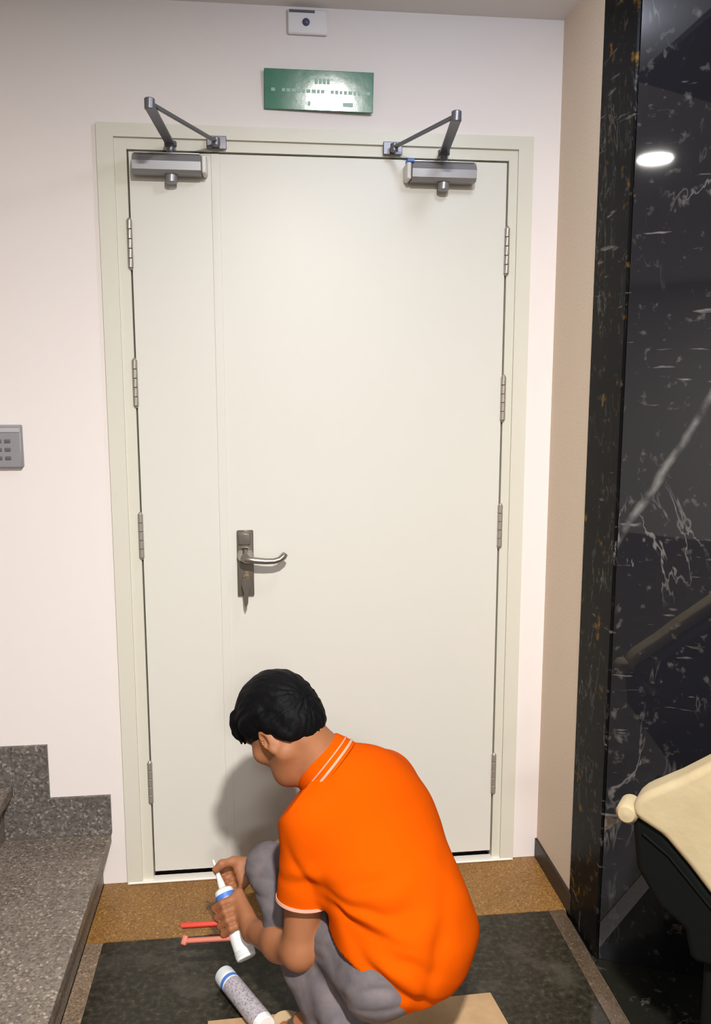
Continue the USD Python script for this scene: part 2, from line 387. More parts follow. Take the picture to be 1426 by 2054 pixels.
def hinge(x, z, s):
    m = [cyl((x, -0.006, z - 0.064 + k * 0.0262), (x, -0.006, z - 0.064 + k * 0.0262 + 0.025), 0.0078, 14) for k in range(5)]
    m += [lathe([(0.002, 0), (0.005, 0.003), (0.0062, 0.006)], (x, -0.006, z - 0.071), (0, 0, 1), 12), lathe([(0.0062, 0), (0.005, 0.003), (0.002, 0.006)], (x, -0.006, z + 0.066), (0, 0, 1), 12)]
    obj('hinge', cat(*m), 'hinge', dr)


for z in (1.93, 1.545, 1.10, 0.33): hinge(LX0 - 0.003, z, -1)
for z in (1.93, 1.50, 1.11, 0.30): hinge(LX1 + 0.003, z, 1)
lk = obj('lock_plate', bx(-0.2585, -0.2095, -0.013, 0.0, 0.912, 1.112, 0.0035), 'lock', dr, label='bronze lock plate')
obj('thumb_turn', cat(bx(-0.254, -0.219, -0.022, -0.012, 1.070, 1.105, 0.003)), 'lock', lk, label='dark square block at the top')
obj('boss', lathe([(0.024, 0), (0.024, 0.012), (0.019, 0.02), (0.015, 0.034), (0.0135, 0.05), (0.0, 0.05)][:-1], (-0.234, -0.012, 1.038), (0, -1, 0), 28), 'lever', lk, label='round lever boss')
lv = [(-0.234, -0.058, 1.034), (-0.205, -0.060, 1.030), (-0.175, -0.060, 1.027), (-0.150, -0.060, 1.027), (-0.133, -0.058, 1.031), (-0.122, -0.054, 1.039), (-0.116, -0.050, 1.046)]
obj('lever', tube(lv, [0.0125, 0.0105, 0.0095, 0.009, 0.0095, 0.0105, 0.009], 16), 'lever', lk, True, label='curved lever with an upturned end')
obj('cylinder', cat(cyl((-0.232, -0.013, 0.975), (-0.232, -0.024, 0.975), 0.0105), bx(-0.239, -0.225, -0.022, -0.012, 0.945, 0.975, 0.003)), 'brass', lk, label='brass key cylinder')
key = [cyl((-0.232, -0.024, 0.975), (-0.232, -0.042, 0.975), 0.0035, 12)]
key.append(extr_xz(Polygon([(-0.243, 0.972), (-0.221, 0.972), (-0.219, 0.955), (-0.226, 0.93), (-0.228, 0.897), (-0.2345, 0.884), (-0.239, 0.90), (-0.240, 0.93), (-0.246, 0.955)]), -0.046, -0.0425))
obj('key', cat(*key), 'lock', lk, label='key hanging from the cylinder, its tip below the plate')


def door_closer(label, xc, flip, body_x, piv, elb, brk, tape=False):
    t = thing('door_closer', label, 'door closer', (xc, -0.03, 2.11), 'hydraulic closers at the top of the door leaves')
    x0, x1 = body_x
    zc, h = 2.137, 0.05
    prof = Polygon([(-0.001, -0.024), (-0.05, -0.026), (-0.060, -0.018), (-0.062, 0.004), (-0.056, 0.016), (-0.045, 0.026), (-0.001, 0.026)])
    m = trimesh.creation.extrude_polygon(prof, x1 - x0, engine='earcut')
    m.apply_transform(np.array([[0, 0, 1, x0], [1, 0, 0, -0.003], [0, 1, 0, zc], [0, 0, 0, 1.0]]))
    bd = obj('closer_body', m, 'closer', t, False)
    obj('top_plate', bx(x0 + 0.004, x1 - 0.004, -0.052, -0.004, zc + 0.026, zc + 0.0295, 0.001), 'closer_light', bd)
    ex = x1 if flip > 0 else x0
    obj('end_cap', bx(min(ex, ex + flip * 0.016), max(ex, ex + flip * 0.016), -0.060, -0.003, zc - 0.024, zc + 0.024, 0.006), 'cap', bd, label='pale plastic end cap')
    px = piv
    obj('pinion_cover', cyl((px, -0.036, zc - 0.048), (px, -0.036, zc - 0.024), 0.0165, 24, 0.003), 'closer', bd)
    obj('spindle', cyl((px, -0.036, zc + 0.026), (px, -0.036, zc + 0.062), 0.011, 20), 'arm', bd)
    za = zc + 0.054
    obj('main_arm', cat(bar((px, -0.036, za), elb, 0.026, 0.007), cyl((px, -0.036, za - 0.006), (px, -0.036, za + 0.008), 0.017)), 'arm', t)
    e2 = np.array(elb) + (0, 0, 0.009)
    b2 = np.array(brk) + (0, 0, 0.009)
    obj('forearm', cat(bar(e2, b2, 0.0135, 0.007), cyl(e2 - (0, 0, 0.016), e2 + (0, 0, 0.010), 0.0125), cyl(b2 - (0, 0, 0.012), b2 + (0, 0, 0.010), 0.011)), 'arm', t)
    obj('bracket', cat(bx(b2[0] - 0.027, b2[0] + 0.027, -0.021, -0.0145, 2.187, 2.222, 0.002), bar((b2[0], -0.018, b2[2]), (b2[0], b2[1], b2[2]), 0.02, 0.006)), 'arm', t)
    if tape:
        obj('tape', bx(x0 - 0.014, x0 + 0.006, -0.0625, -0.028, zc + 0.022, zc + 0.0305, 0.001), 'blue', t, label='scrap of blue tape')


door_closer('grey hydraulic door closer on the narrow left leaf, its elbow arm reaching out left', -0.42, 1, (-0.517, -0.333), -0.415, (-0.432, -0.345, 2.191), (-0.291, -0.045, 2.191))
door_closer('grey hydraulic door closer on the wide right leaf with a scrap of blue tape', 0.34, -1, (0.252, 0.437), 0.347, (0.312, -0.337, 2.191), (0.203, -0.045, 2.191), True)

# sign
sg = thing('exit_sign', 'green wall plate with faint pale lettering above the door', 'sign', (-0.005, 0, 2.30))
plate = bx(-0.1575, 0.1465, -0.008, -0.0005, 2.300, 2.4035, 0.0015)
TILT = trimesh.transformations.rotation_matrix(0.012, (0, 1, 0), (0, 0, 2.35))
TILT = trimesh.transformations.rotation_matrix(math.radians(6.0), (1, 0, 0), (0, 0, 2.300)) @ trimesh.transformations.rotation_matrix(math.radians(-2.6), (0, 0, 1), (-0.1575, 0, 0)) @ TILT
plate.apply_transform(TILT)
obj('plate', plate, 'green', sg)
obj('adhesive_pad', bx(-0.13, -0.10, -0.008, -0.0005, 2.35, 2.38), 'plastic', sg)
obj('adhesive_pad', bx(0.09, 0.12, -0.014, -0.0005, 2.34, 2.37), 'plastic', sg)
rng = np.random.default_rng(4)
st = []
for x0, x1, z, h in ((-0.038, -0.030, 2.372, 0.010), (-0.018, -0.009, 2.369, 0.013), (-0.006, 0.002, 2.369, 0.013), (0.005, 0.013, 2.369, 0.013), (0.016, 0.024, 2.369, 0.013)):
    st.append(bx(x0, x1, -0.0092, -0.0075, z, z + h))
x = -0.138
while x < 0.128:
    w = rng.uniform(0.006, 0.011)
    if rng.random() > 0.14: st.append(bx(x, x + w, -0.0092, -0.0075, 2.346 - 0.012 * (x + 0.14) * 0.6, 2.3545 - 0.012 * (x + 0.14) * 0.6))
    x += w + 0.004
for x0, x1 in ((-0.036, -0.029), (0.062, 0.09)): st.append(bx(x0, x1, -0.0092, -0.0075, 2.313, 2.323))
st = cat(*st); st.apply_transform(TILT)
obj('lettering', st, 'pale', sg, False, kind='stuff')

# box under the ceiling
sb = thing('emergency_lamp', 'small white box with a dark round eye under the ceiling above the sign', 'lamp', (-0.02, 0, 2.47))
obj('housing', bx(-0.090, 0.020, -0.014, -0.0005, 2.498, 2.562, 0.005), 'plastic', sb)
obj('vent', bx(-0.086, -0.016, -0.0152, -0.012, 2.552, 2.559), 'grey_dark', sb, False)
obj('eye', lathe([(0.010, 0), (0.010, 0.003), (0.007, 0.0055), (0.002, 0.007)], (-0.040, -0.0135, 2.528), (0, -1, 0), 20), 'lens', sb)

# keypad
kp = thing('wall_keypad', 'grey intercom keypad on the white wall at the left', 'keypad', (-0.92, 0, 1.31))
hs = obj('housing', bx(-0.985, -0.857, -0.026, -0.0005, 1.308, 1.428, 0.004), 'grey', kp)
obj('top_strip', bx(-0.982, -0.859, -0.0285, -0.024, 1.408, 1.420, 0.001), 'grey_light', kp)
for i in range(4):
    for j in range(3):
        obj('button', bx(-0.902 - i * 0.024, -0.886 - i * 0.024, -0.029, -0.0245, 1.330 + j * 0.024, 1.340 + j * 0.024, 0.0015), 'grey_dark', kp)

# ------------------------------------------------------------------ stairs
sc = thing('staircase', 'grey brown terrazzo staircase climbing left from the door', 'stairs', (-1.2, -0.8, 0))
RH, TD, SX = 0.171, 0.283, -0.692
for k in range(5):
    xr = SX - k * TD
    obj('tread', bx(xr - TD - 0.01, xr + 0.030, -1.9, -0.001, (k + 1) * RH - 0.032, (k + 1) * RH, 0.003), 'terrazzo', sc)
    obj('riser', bx(xr - 0.03, xr, -1.9, -0.001, k * RH + (0.0002 if k == 0 else 0.0), (k + 1) * RH - 0.032), 'terrazzo', sc, False)
    zt = (k + 1) * RH
    xn = xr - TD
    zz = [(xr + 0.033, zt + 0.001), (xr + 0.033, zt + 0.125), (xn + 0.137, zt + 0.125), (xn + 0.137, zt + RH + 0.125), (xn + 0.034, zt + RH + 0.125),
          (xn + 0.034, zt + RH - 0.034), (xn + 0.001, zt + RH - 0.034), (xn + 0.001, zt + 0.001)]
    obj('skirting', extr_xz(Polygon(zz), -0.012, -0.0005), 'skirt_t', sc, False)

# ------------------------------------------------------------------ soft shapes: signed distances and surface nets
V = lambda *a: np.array(a, float)


def unit(a):
    a = np.asarray(a, float)
    return a / np.linalg.norm(a)


def cap(a, b, ra, rb, k=0.02):
    a, b = np.asarray(a, float), np.asarray(b, float)
    d = b - a; dd = max(d @ d, 1e-12)

    def f(p):
        t = np.clip((p - a) @ d / dd, 0, 1)
        return np.linalg.norm(p - a - t[:, None] * d, axis=1) - (ra + (rb - ra) * t)
    return ('u', f, k)


def ell(c, axes, r, k=0.03, op='u'):
    c, A, r = np.asarray(c, float), np.asarray(axes, float), np.asarray(r, float)

    def f(p):
        q = (p - c) @ A.T
        k0 = np.linalg.norm(q / r, axis=1)
        k1 = np.linalg.norm(q / (r * r), axis=1)
        return k0 * (k0 - 1) / np.maximum(k1, 1e-6)
    return (op, f, k)


def plane(n, p0):
    """keeps what lies on the side away from n"""
    n, p0 = unit(n), np.asarray(p0, float)
    return ('i', lambda p: (p - p0) @ n, 0)


def chain(pts, rs, k=0.004):
    return [cap(pts[i], pts[i + 1], rs[i], rs[i + 1], k) for i in range(len(pts) - 1)]


def combine(ops, p, ds=None):
    d = None
    for i, (op, f, k) in enumerate(ops):
        e = f(p) if ds is None else ds[i]
        if d is None: d = e
        elif op == 'u':
            if k > 0:
                h = np.maximum(k - np.abs(d - e), 0) / k
                d = np.minimum(d, e) - h * h * k * 0.25
            else: d = np.minimum(d, e)
        elif op == 's':
            h = np.maximum(k - np.abs(d + e), 0) / max(k, 1e-6)
            d = np.maximum(d, -e) + h * h * k * 0.25
        else: d = np.maximum(d, e)
    return d


def sdf_mesh(ops, lo, hi, h):
    lo, hi, B = np.asarray(lo, float), np.asarray(hi, float), 12
    nb = np.ceil((hi - lo) / (h * B)).astype(int)
    n = nb * B
    D = np.empty(n, np.float32)
    g = np.stack(np.meshgrid(*[np.arange(x) for x in nb], indexing='ij'), -1).reshape(-1, 3)
    half = (B - 1) / 2 * h
    cen = lo + g * (B * h) + half
    each = [f(cen) for _, f, _ in ops]
    dc = combine(ops, cen, each)
    rad = B * h * 0.5 * math.sqrt(3)
    off = np.stack(np.meshgrid(*[np.arange(B)] * 3, indexing='ij'), -1).reshape(-1, 3) * h
    for i, gi in enumerate(g):
        sl = tuple(slice(x * B, x * B + B) for x in gi)
        if abs(dc[i]) > rad * 1.7 + 0.02:
            D[sl] = dc[i]; continue
        near = min(e[i] for (o, _, _), e in zip(ops, each) if o == 'u')
        sub = [o for o, e in zip(ops, each) if (e[i] < near + 2.4 * rad + 0.03 if o[0] == 'u' else abs(e[i]) < 4 * rad or o[0] == 'i')]
        if sub[0][0] != 'u':
            D[sl] = dc[i]; continue
        D[sl] = combine(sub, lo + gi * (B * h) + off).reshape(B, B, B)
    inside = D < 0
    cnt = sum(inside[a:n[0] - 1 + a, b:n[1] - 1 + b, c:n[2] - 1 + c].astype(np.int8) for a in (0, 1) for b in (0, 1) for c in (0, 1))
    cells = np.argwhere((cnt > 0) & (cnt < 8))
    idx = np.full(n, -1, np.int32)
    idx[tuple(cells.T)] = np.arange(len(cells))
    corners = [(a, b, c) for a in (0, 1) for b in (0, 1) for c in (0, 1)]
    val = {c: D[cells[:, 0] + c[0], cells[:, 1] + c[1], cells[:, 2] + c[2]] for c in corners}
    acc, num = np.zeros((len(cells), 3)), np.zeros(len(cells))
    for c in corners:
        for ax in range(3):
            if c[ax] == 0:
                e = list(c); e[ax] = 1; e = tuple(e)
                a, b = val[c], val[e]
                hit = (a < 0) != (b < 0)
                t = np.where(hit, a / np.where(hit, a - b, 1), 0)
                p = np.tile(np.array(c, float), (len(cells), 1)); p[:, ax] = t
                acc[hit] += p[hit]; num[hit] += 1
    v = lo + (cells + acc / num[:, None]) * h
    faces = []
    for ax in range(3):
        u, w = (ax + 1) % 3, (ax + 2) % 3
        a = inside[tuple(slice(1, -1) if i != ax else slice(0, -1) for i in range(3))]
        b = inside[tuple(slice(1, -1) if i != ax else slice(1, None) for i in range(3))]
        for way in (0, 1):
            e = np.argwhere((a & ~b) if way == 0 else (b & ~a))
            e = e + np.array([0 if i == ax else 1 for i in range(3)])
            q = []
            for du, dw in ((1, 1), (0, 1), (0, 0), (1, 0)):
                s = e.copy(); s[:, u] -= du; s[:, w] -= dw
                q.append(idx[tuple(s.T)])
            q = np.stack(q, 1)
            q = q[(q >= 0).all(1)]
            if way == 1: q = q[:, ::-1]
            faces += [q[:, [0, 1, 2]], q[:, [0, 2, 3]]]
    f = np.vstack(faces)
    from scipy.sparse import coo_matrix
    from scipy.sparse.csgraph import connected_components
    lab = connected_components(coo_matrix((np.ones(len(f) * 2), (np.r_[f[:, 0], f[:, 1]], np.r_[f[:, 1], f[:, 2]])), (len(v), len(v))), False)[1]
    f = f[np.bincount(lab[f[:, 0]])[lab[f[:, 0]]] > 150]                       # no crumbs
    used, inv = np.unique(f, return_inverse=True)
    return trimesh.Trimesh(v[used], inv.reshape(-1, 3), process=False)


def relax(m, it=6):
    """evens the mesh out without shrinking it; no vertex strays more than a cell from where it was"""
    from scipy.sparse import coo_matrix, diags
    e = np.vstack([m.faces[:, [0, 1]], m.faces[:, [1, 2]], m.faces[:, [2, 0]]])
    e = np.vstack([e, e[:, ::-1]])
    n = len(m.vertices)
    A = coo_matrix((np.ones(len(e)), (e[:, 0], e[:, 1])), (n, n)).tocsr()
    A.data[:] = 1
    L = diags(1 / np.maximum(np.asarray(A.sum(1)).ravel(), 1)) @ A
    v0 = np.array(m.vertices); v = v0.copy()
    far = 1.3 * np.median(np.linalg.norm(v0[e[:, 0]] - v0[e[:, 1]], axis=1))
    for _ in range(it):
        for w in (0.5, -0.51):
            v = v + w * (L @ v - v)
            d = v - v0; l = np.linalg.norm(d, axis=1)
            v = v0 + d * np.minimum(1, far / np.maximum(l, 1e-12))[:, None]
    m.vertices = v
    return m


def displace(m, fn):
    n = meshkit.arrays((np.array(m.vertices), np.array(m.faces)), True)[2]
    m.vertices = m.vertices + n * fn(np.asarray(m.vertices), n)[:, None]
    return m


# ------------------------------------------------------------------ the kneeling worker
PELV, NECK = V(0.130, -0.78, 0.258), V(-0.005, -0.595, 0.625)
R3 = unit((0.80, 0.60, 0))                 # his right
U3 = unit(NECK - PELV); U3 = unit(U3 - (U3 @ R3) * R3)
F3 = np.cross(U3, R3)                      # his chest's forward
TOR = np.array([R3, F3, U3])
LSH, RSH = V(-0.085, -0.685, 0.545), V(0.118, -0.500, 0.545)
LEL, WL = V(-0.113, -0.72, 0.245), V(-0.222, -0.530, 0.172)
REL, RWR = V(-0.02, -0.37, 0.35), V(-0.222, -0.375, 0.248)
LHIP, RHIP = V(0.050, -0.855, 0.262), V(0.19, -0.725, 0.258)
LKN, RKN = V(-0.095, -0.585, 0.262), V(-0.178, -0.50, 0.325)
LAN, RAN = V(0.005, -0.895, 0.10), V(-0.040, -0.800, 0.075)
HC = V(-0.143, -0.56, 0.724)               # head
HF, HU = unit((-0.50, 0.45, -0.74)), unit((-0.55, 0.495, 0.673))
HU = unit(HU - (HU @ HF) * HF)
HL = np.cross(HU, HF)                      # his left
HEAD = np.array([HL, HF, HU])
hp = lambda l, f, u: HC + l * HL + f * HF + u * HU

TIP, REAR = V(-0.330, -0.36, 0.270), V(-0.240, -0.53, 0.095)
AX = unit(TIP - REAR)


def grip(center, axis, e1, r, offs, lens, rf, spread=1.0):
    """four fingers curling about an axis: knuckles start on the e1 side"""
    e2 = unit(np.cross(axis, e1))
    out, knuckles = [], []
    for o, L, q in zip(offs, lens, rf):
        pts = []
        for deg in (-12, 58 * spread, 112 * spread, 160 * spread * L):
            a = math.radians(deg)
            pts.append(center + axis * o + (r + q) * (math.cos(a) * e1 + math.sin(a) * e2))
        out += chain(pts, [q * 1.1, q, q * 0.94, q * 0.82], 0.003)
        knuckles.append(pts[0])
    return out, knuckles


body = []
# torso, neck, limbs
body += [ell(PELV + 0.02 * U3, TOR, (.150, .105, .11)), ell(V(.10, -.725, .37), TOR, (.135, .10, .14), .06), ell(V(.045, -.62, .50), TOR, (.155, .108, .15), .06)]
body += [cap(LSH, RSH, .048, .048, .05), cap(NECK - .03 * U3, V(-.046, -.600, .640), .056, .055, .05), cap(V(-.046, -.600, .640), hp(0, -.040, -.050), .056, .054, .05)]
body += [cap(LSH, LEL, .048, .041, .03)]
body += [cap(LEL, LEL + (WL - LEL) * .4, .0405, .0425, .02), cap(LEL + (WL - LEL) * .4, WL, .0425, .0285, .02)]
body += [cap(RSH, REL, .046, .039, .03), cap(REL, REL + (RWR - REL) * .4, .039, .040, .02), cap(REL + (RWR - REL) * .4, RWR, .040, .027, .02)]
for hpj, kn, an in ((LHIP, LKN, LAN), (RHIP, RKN, RAN)):
    body += [cap(hpj, kn, .068, .046, .03), cap(kn, kn + (an - kn) * .4, .046, .046, .02), cap(kn + (an - kn) * .4, an, .046, .032, .02)]
# feet on their toes
for an, fw, tz in ((LAN, unit((-.80, .60, 0)), .026), (RAN, unit((-.60, .80, 0)), .024)):
    ball = V(an[0], an[1], 0) + fw * .115 + V(0, 0, tz + .012)
    heel = an - fw * .035 - V(0, 0, .03)
    body += [cap(an, ball, .034, .028, .025), cap(heel, ball, .030, .026, .025), cap(an, heel, .033, .03, .02)]
    sd = V(-fw[1], fw[0], 0)
    for j in range(5):
        o = (j - 2) * .0165
        L = (.052, .050, .046, .040, .036)[j if sd[1] > 0 else 4 - j]
        s0 = ball + sd * o - V(0, 0, .006)
        body += [cap(s0, s0 + fw * L - V(0, 0, .008), .0105, .0085, .006)]
# head
body += [ell(hp(0, -.012, .022), HEAD, (.076, .094, .088), .03), ell(hp(0, .026, -.035), HEAD, (.058, .062, .082), .04)]
body += [cap(hp(.030, .040, -.092), hp(-.030, .040, -.092), .026, .026, .03), cap(hp(0, .068, -.098), hp(0, .066, -.094), .020, .019, .02)]
for s in (-1, 1):
    body += [cap(hp(s * .058, -.012, -.062), hp(s * .032, .050, -.094), .020, .019, .03)]                     # jaw
    body += [ell(hp(s * .044, .062, -.022), HEAD, (.022, .018, .020), .025)]                                   # cheek
    body += [cap(hp(s * .045, .074, .026), hp(s * .015, .084, .024), .008, .009, .014)]                        # brow
    body += [ell(hp(s * .031, .083, .004), HEAD, (.015, .010, .009), .006, 's')]                               # eye socket
    body += [ell(hp(s * .031, .074, .004), HEAD, (.0125, .0125, .0115), .004)]                                 # eye
    body += [ell(hp(s * .076, -.012, -.016), np.array([unit(HL + s * .35 * HF * -1), HF, HU]), (.009, .018, .031), .008)]    # ear
    body += [ell(hp(s * .083, -.006, -.014), HEAD, (.007, .009, .017), .005, 's'), ell(hp(s * .078, -.008, -.043), HEAD, (.007, .008, .009), .006)]
body += [cap(hp(0, .088, .006), hp(0, .108, -.030), .008, .0125, .012), cap(hp(.013, .094, -.035), hp(-.013, .094, -.035), .0085, .0085, .008)]
body += [cap(hp(.018, .083, -.061), hp(-.018, .083, -.061), .008, .008, .008), cap(hp(.016, .082, -.072), hp(-.016, .082, -.072), .0085, .0085, .008)]
# left hand around the cartridge
GC = REAR + AX * 0.108
E1 = V(.62, -.78, -.05); E1 = unit(E1 - (E1 @ AX) * AX)
HSG = -1.0 if np.cross(AX, E1)[0] > 0 else 1.0
fing, kn = grip(GC, AX * HSG, E1, .0262, [o * HSG for o in (.033, .011, -.011, -.032)], (1.0, 1.03, 1.0, .9), (.0104, .0106, .0104, .0094))
body += fing
for kk in kn: body += [cap(WL, kk, .0235, .0135, .014)]
e2 = unit(np.cross(AX * HSG, E1))
th = [WL + (kn[0] - WL) * .25 + AX * .008, GC + AX * .040 + (.042) * unit(E1 - .35 * e2), GC + AX * .048 + .0375 * unit(.45 * E1 - .9 * e2), GC + AX * .045 + .0365 * unit(-.35 * E1 - .95 * e2)]
body += chain(th, [.018, .0125, .0108, .0092], .008)
# right hand pinching the nozzle
NC = TIP - AX * .052
H1 = RWR - NC; H1 = unit(H1 - (H1 @ AX) * AX)
fing, kn2 = grip(NC + H1 * .026, AX, H1, .020, (.020, .0005, -.019, -.037), (.98, 1.0, 1.05, 1.1), (.0092, .0096, .0092, .0084), 1.0)
body += fing
for kk in kn2: body += [cap(RWR, kk, .0225, .0115, .012)]
g2 = unit(np.cross(AX, H1))
th2 = [RWR + (kn2[0] - RWR) * .3 + AX * .008, NC + AX * .024 + .050 * unit(H1 - .3 * g2), NC + AX * .027 + .030 * unit(.5 * H1 - .8 * g2), NC + AX * .022 + .0185 * unit(-.2 * H1 - .95 * g2)]
body += chain(th2, [.017, .0118, .0104, .009], .008)

PB = (0.08, -0.75, 0.0)
pr = thing('person', 'squatting man in an orange polo shirt and grey trousers at the foot of the door', 'person', PB)
bm = sdf_mesh(body, (-.42, -1.02, -.02), (.36, -.24, .88), .0033)
bm = relax(bm, 5)
bp = obj('body', bm, 'skin', pr, True, label='bare arms, face and feet')
LIPS = [ell(hp(0, .089, -.0615), HEAD, (.021, .0055, .0052), .004), ell(hp(0, .0885, -.0705), HEAD, (.018, .006, .0058), .003)]
obj('lips', sdf_mesh(LIPS, hp(0, .089, -.066) - .035, hp(0, .089, -.066) + .035, .0015), 'lips', bp, True)
for s in (-1, 1):
    obj('eye', lathe([(.0001, 0), (.006, .0012), (.0085, .0035), (.0095, .008), (.0085, .012)][::1], hp(s * .031, .0885, .004), -HF, 18), 'eye', bp, True)
    obj('iris', lathe([(.0052, .0), (.0050, .0009), (.0035, .0016), (.0008, .0019)], hp(s * .031, .0884, .004), HF, 16), 'hair', bp, True)
    obj('eyebrow', cat(*[cap_ for cap_ in [tube([hp(s * .014, .0925, .027), hp(s * .030, .0905, .032), hp(s * .047, .082, .028)], [.0032, .0038, .002], 8)]]), 'hair', bp, True)

# hair: a cap of locks, longer over the crown and fringe, cropped at the nape
hair = [ell(hp(0, -.010, .045), HEAD, (.087, .106, .092), .03), ell(hp(0, .062, .068), HEAD, (.068, .046, .036), .03), ell(hp(0, -.070, .010), HEAD, (.068, .040, .062), .03),
        cap(hp(.066, .015, .055), hp(.069, .012, .026), .020, .010, .02), cap(hp(-.066, .015, .055), hp(-.069, .012, .026), .020, .010, .02)]
rg = np.random.default_rng(9)
for i in range(9):
    l = -.06 + i * .015
    a = hp(l, .070 - abs(l) * .4, .082); b = hp(l * 1.05, .102 - abs(l) * .45, .060 - rg.uniform(0, .008)); c = hp(l * 1.05 + .004, .106 - abs(l) * .5, .036 - rg.uniform(0, .012))
    hair += chain([a, b, c], [.016, .011, .004], .008)
for s in (-1, 1):
    for i in range(5):
        f = .030 - i * .018
        a = hp(s * .078, f, .045); b = hp(s * .080, f + .004, .030 - rg.uniform(0, .008))
        hair += [cap(a, b, .012, .005, .01)]
hair += [ell(hp(0, -.066, -.022), HEAD, (.060, .043, .060), .03), cap(hp(.066, -.040, .004), hp(.058, -.058, -.045), .020, .012, .02), cap(hp(-.066, -.040, .004), hp(-.058, -.058, -.045), .020, .012, .02)]
hair += [ell(hp(0, .095, -.030), HEAD, (.064, .075, .062), .015, 's')]
hm = relax(sdf_mesh(hair, HC - .19, HC + .19, .0032), 3)


def locks(v, n):
    q = (v - HC) @ HEAD.T
    ang = np.arctan2(q[:, 0], q[:, 2] - .01)
    t = meshkit.noise(np.stack([ang * 9, q[:, 1] * 26, q[:, 0] * 12], 1), 3)
    u = meshkit.noise(np.stack([q[:, 0] * 150, q[:, 1] * 30, q[:, 2] * 60], 1), 5)
    return (t - .5) * .0045 + (u - .5) * .003


hm = displace(hm, locks)
obj('hair', hm, 'hair', pr, True, label='short black hair, longer over the crown')

# shirt
CN = unit((-.74, .28, .61))
CC = V(-.046, -.600, .640)
shirt = [ell(V(.125, -.78, .315), TOR, (.160, .135, .150)), ell(V(.110, -.735, .375), TOR, (.172, .138, .17), .06), ell(V(.060, -.630, .485), TOR, (.186, .142, .165), .06)]
shirt += [ell(V(.028, -.605, .575), TOR, (.125, .100, .100), .06)]
shirt += [cap(LSH, RSH, .062, .058, .06), cap(NECK - .05 * U3, CC - CN * .012, .085, .070, .04)]
shirt += [ell(V(.145, -.785, .262), TOR, (.148, .118, .09), .05)]
LCU = LSH + (LEL - LSH) * .60
RCU = RSH + (REL - RSH) * .66
shirt += [cap(LSH, LCU + (LEL - LSH) * .1, .066, .061, .035), cap(RSH, RCU + (REL - RSH) * .1, .064, .058, .035)]
cutL, cutR = unit(LEL - LSH), unit(REL - RSH)


def limb_cut(n, p0, a, b, r):
    """takes away what is past p0 along n, near the limb only"""
    c = cap(p0 + n * .012, p0 + n * .30, r, r, 0)[1]
    return ('s', lambda p: np.maximum(c(p), -((p - p0) @ n)), 0.0)


HEMN = unit((-.10, .12, -1.0))
HEMP = V(.17, -.83, .222)
shirt += [('s', cap(LHIP + (LKN - LHIP) * .12, LKN, .090, .070)[1], 0.006)]
shirt += [limb_cut(cutL, LCU, 0, 0, .085), limb_cut(cutR, RCU, 0, 0, .085), plane(HEMN, HEMP), plane(CN, CC + CN * .004)]
sm = relax(sdf_mesh(shirt, (-.26, -1.04, .08), (.42, -.30, .74), .0036), 4)


def folds(v, n):
    q = (v - V(.1, -.7, .4)) @ TOR.T
    w = meshkit.fbm(np.stack([q[:, 0] * 6, q[:, 1] * 6, q[:, 2] * 8 + q[:, 0] * 3], 1), 2, 1) - .5
    low = np.clip((.12 - q[:, 2]) / .2, 0, 1)
    out = w * .022 * (.25 + low)
    # creases under the arm and over the hip
    wob = meshkit.noise(v * 18, 31) - .5
    for p0, (dx, dz), L, wd, dp in ((V(-.02, -.85, .432), (1, -.02), .13, .013, .011), (V(-.01, -.86, .400), (1, -.25), .11, .012, .009), (V(.0, -.85, .465), (1, .30), .10, .013, .007),
                                    (V(.07, -.92, .300), (.8, -.65), .11, .013, .011), (V(.06, -.92, .355), (.9, -.40), .13, .018, .009), (V(.17, -.93, .34), (.35, .9), .13, .022, .007),
                                    (V(.10, -.90, .43), (.9, .35), .16, .03, .006), (V(-.10, -.77, .44), (.5, -.9), .09, .012, .005)):
        m_ = unit((-dz, 0, dx))
        sd_ = (v - p0) @ m_ + wob * .018
        rr = np.linalg.norm(v - p0, axis=1)
        out -= dp * (np.exp(-(sd_ / wd) ** 2) - .6 * np.exp(-((sd_ - 2.1 * wd) / (1.3 * wd)) ** 2)) * np.exp(-(rr / L) ** 2)
    seam = (v - LSH - R3 * .022) @ unit(cutL * .35 - R3)
    out -= .0035 * np.exp(-(seam / .005) ** 2) * np.exp(-(np.linalg.norm(v - LSH, axis=1) / .085) ** 4)
    return out


sm = relax(displace(sm, folds), 3)
sp = obj('polo_shirt', sm, 'orange', pr, True, label='orange short-sleeved polo shirt')


def ring(c, n, prof, e0, sx=1.0, sy=1.0, m=56, tilt=None):
    """closed band: prof is a list of (radius, height) points around axis n"""
    n = unit(n); a = np.asarray(e0, float); a = unit(a - (a @ n) * n); b = np.cross(n, a)
    th = np.arange(m) * 2 * np.pi / m
    v, k = [], len(prof)
    for r, h in prof:
        hh = h if tilt is None else h + tilt(th)
        v.append(c + r * (sx * np.cos(th)[:, None] * a + sy * np.sin(th)[:, None] * b) + np.broadcast_to(hh, (m,))[:, None] * n)
    v = np.vstack(v); f = []
    for i in range(k):
        i2 = (i + 1) % k
        for j in range(m):
            q = (j + 1) % m
            f += [(i * m + j, i * m + q, i2 * m + q), (i * m + j, i2 * m + q, i2 * m + j)]
    t = trimesh.Trimesh(v, f, process=False)
    if t.volume < 0: t.invert()
    return t


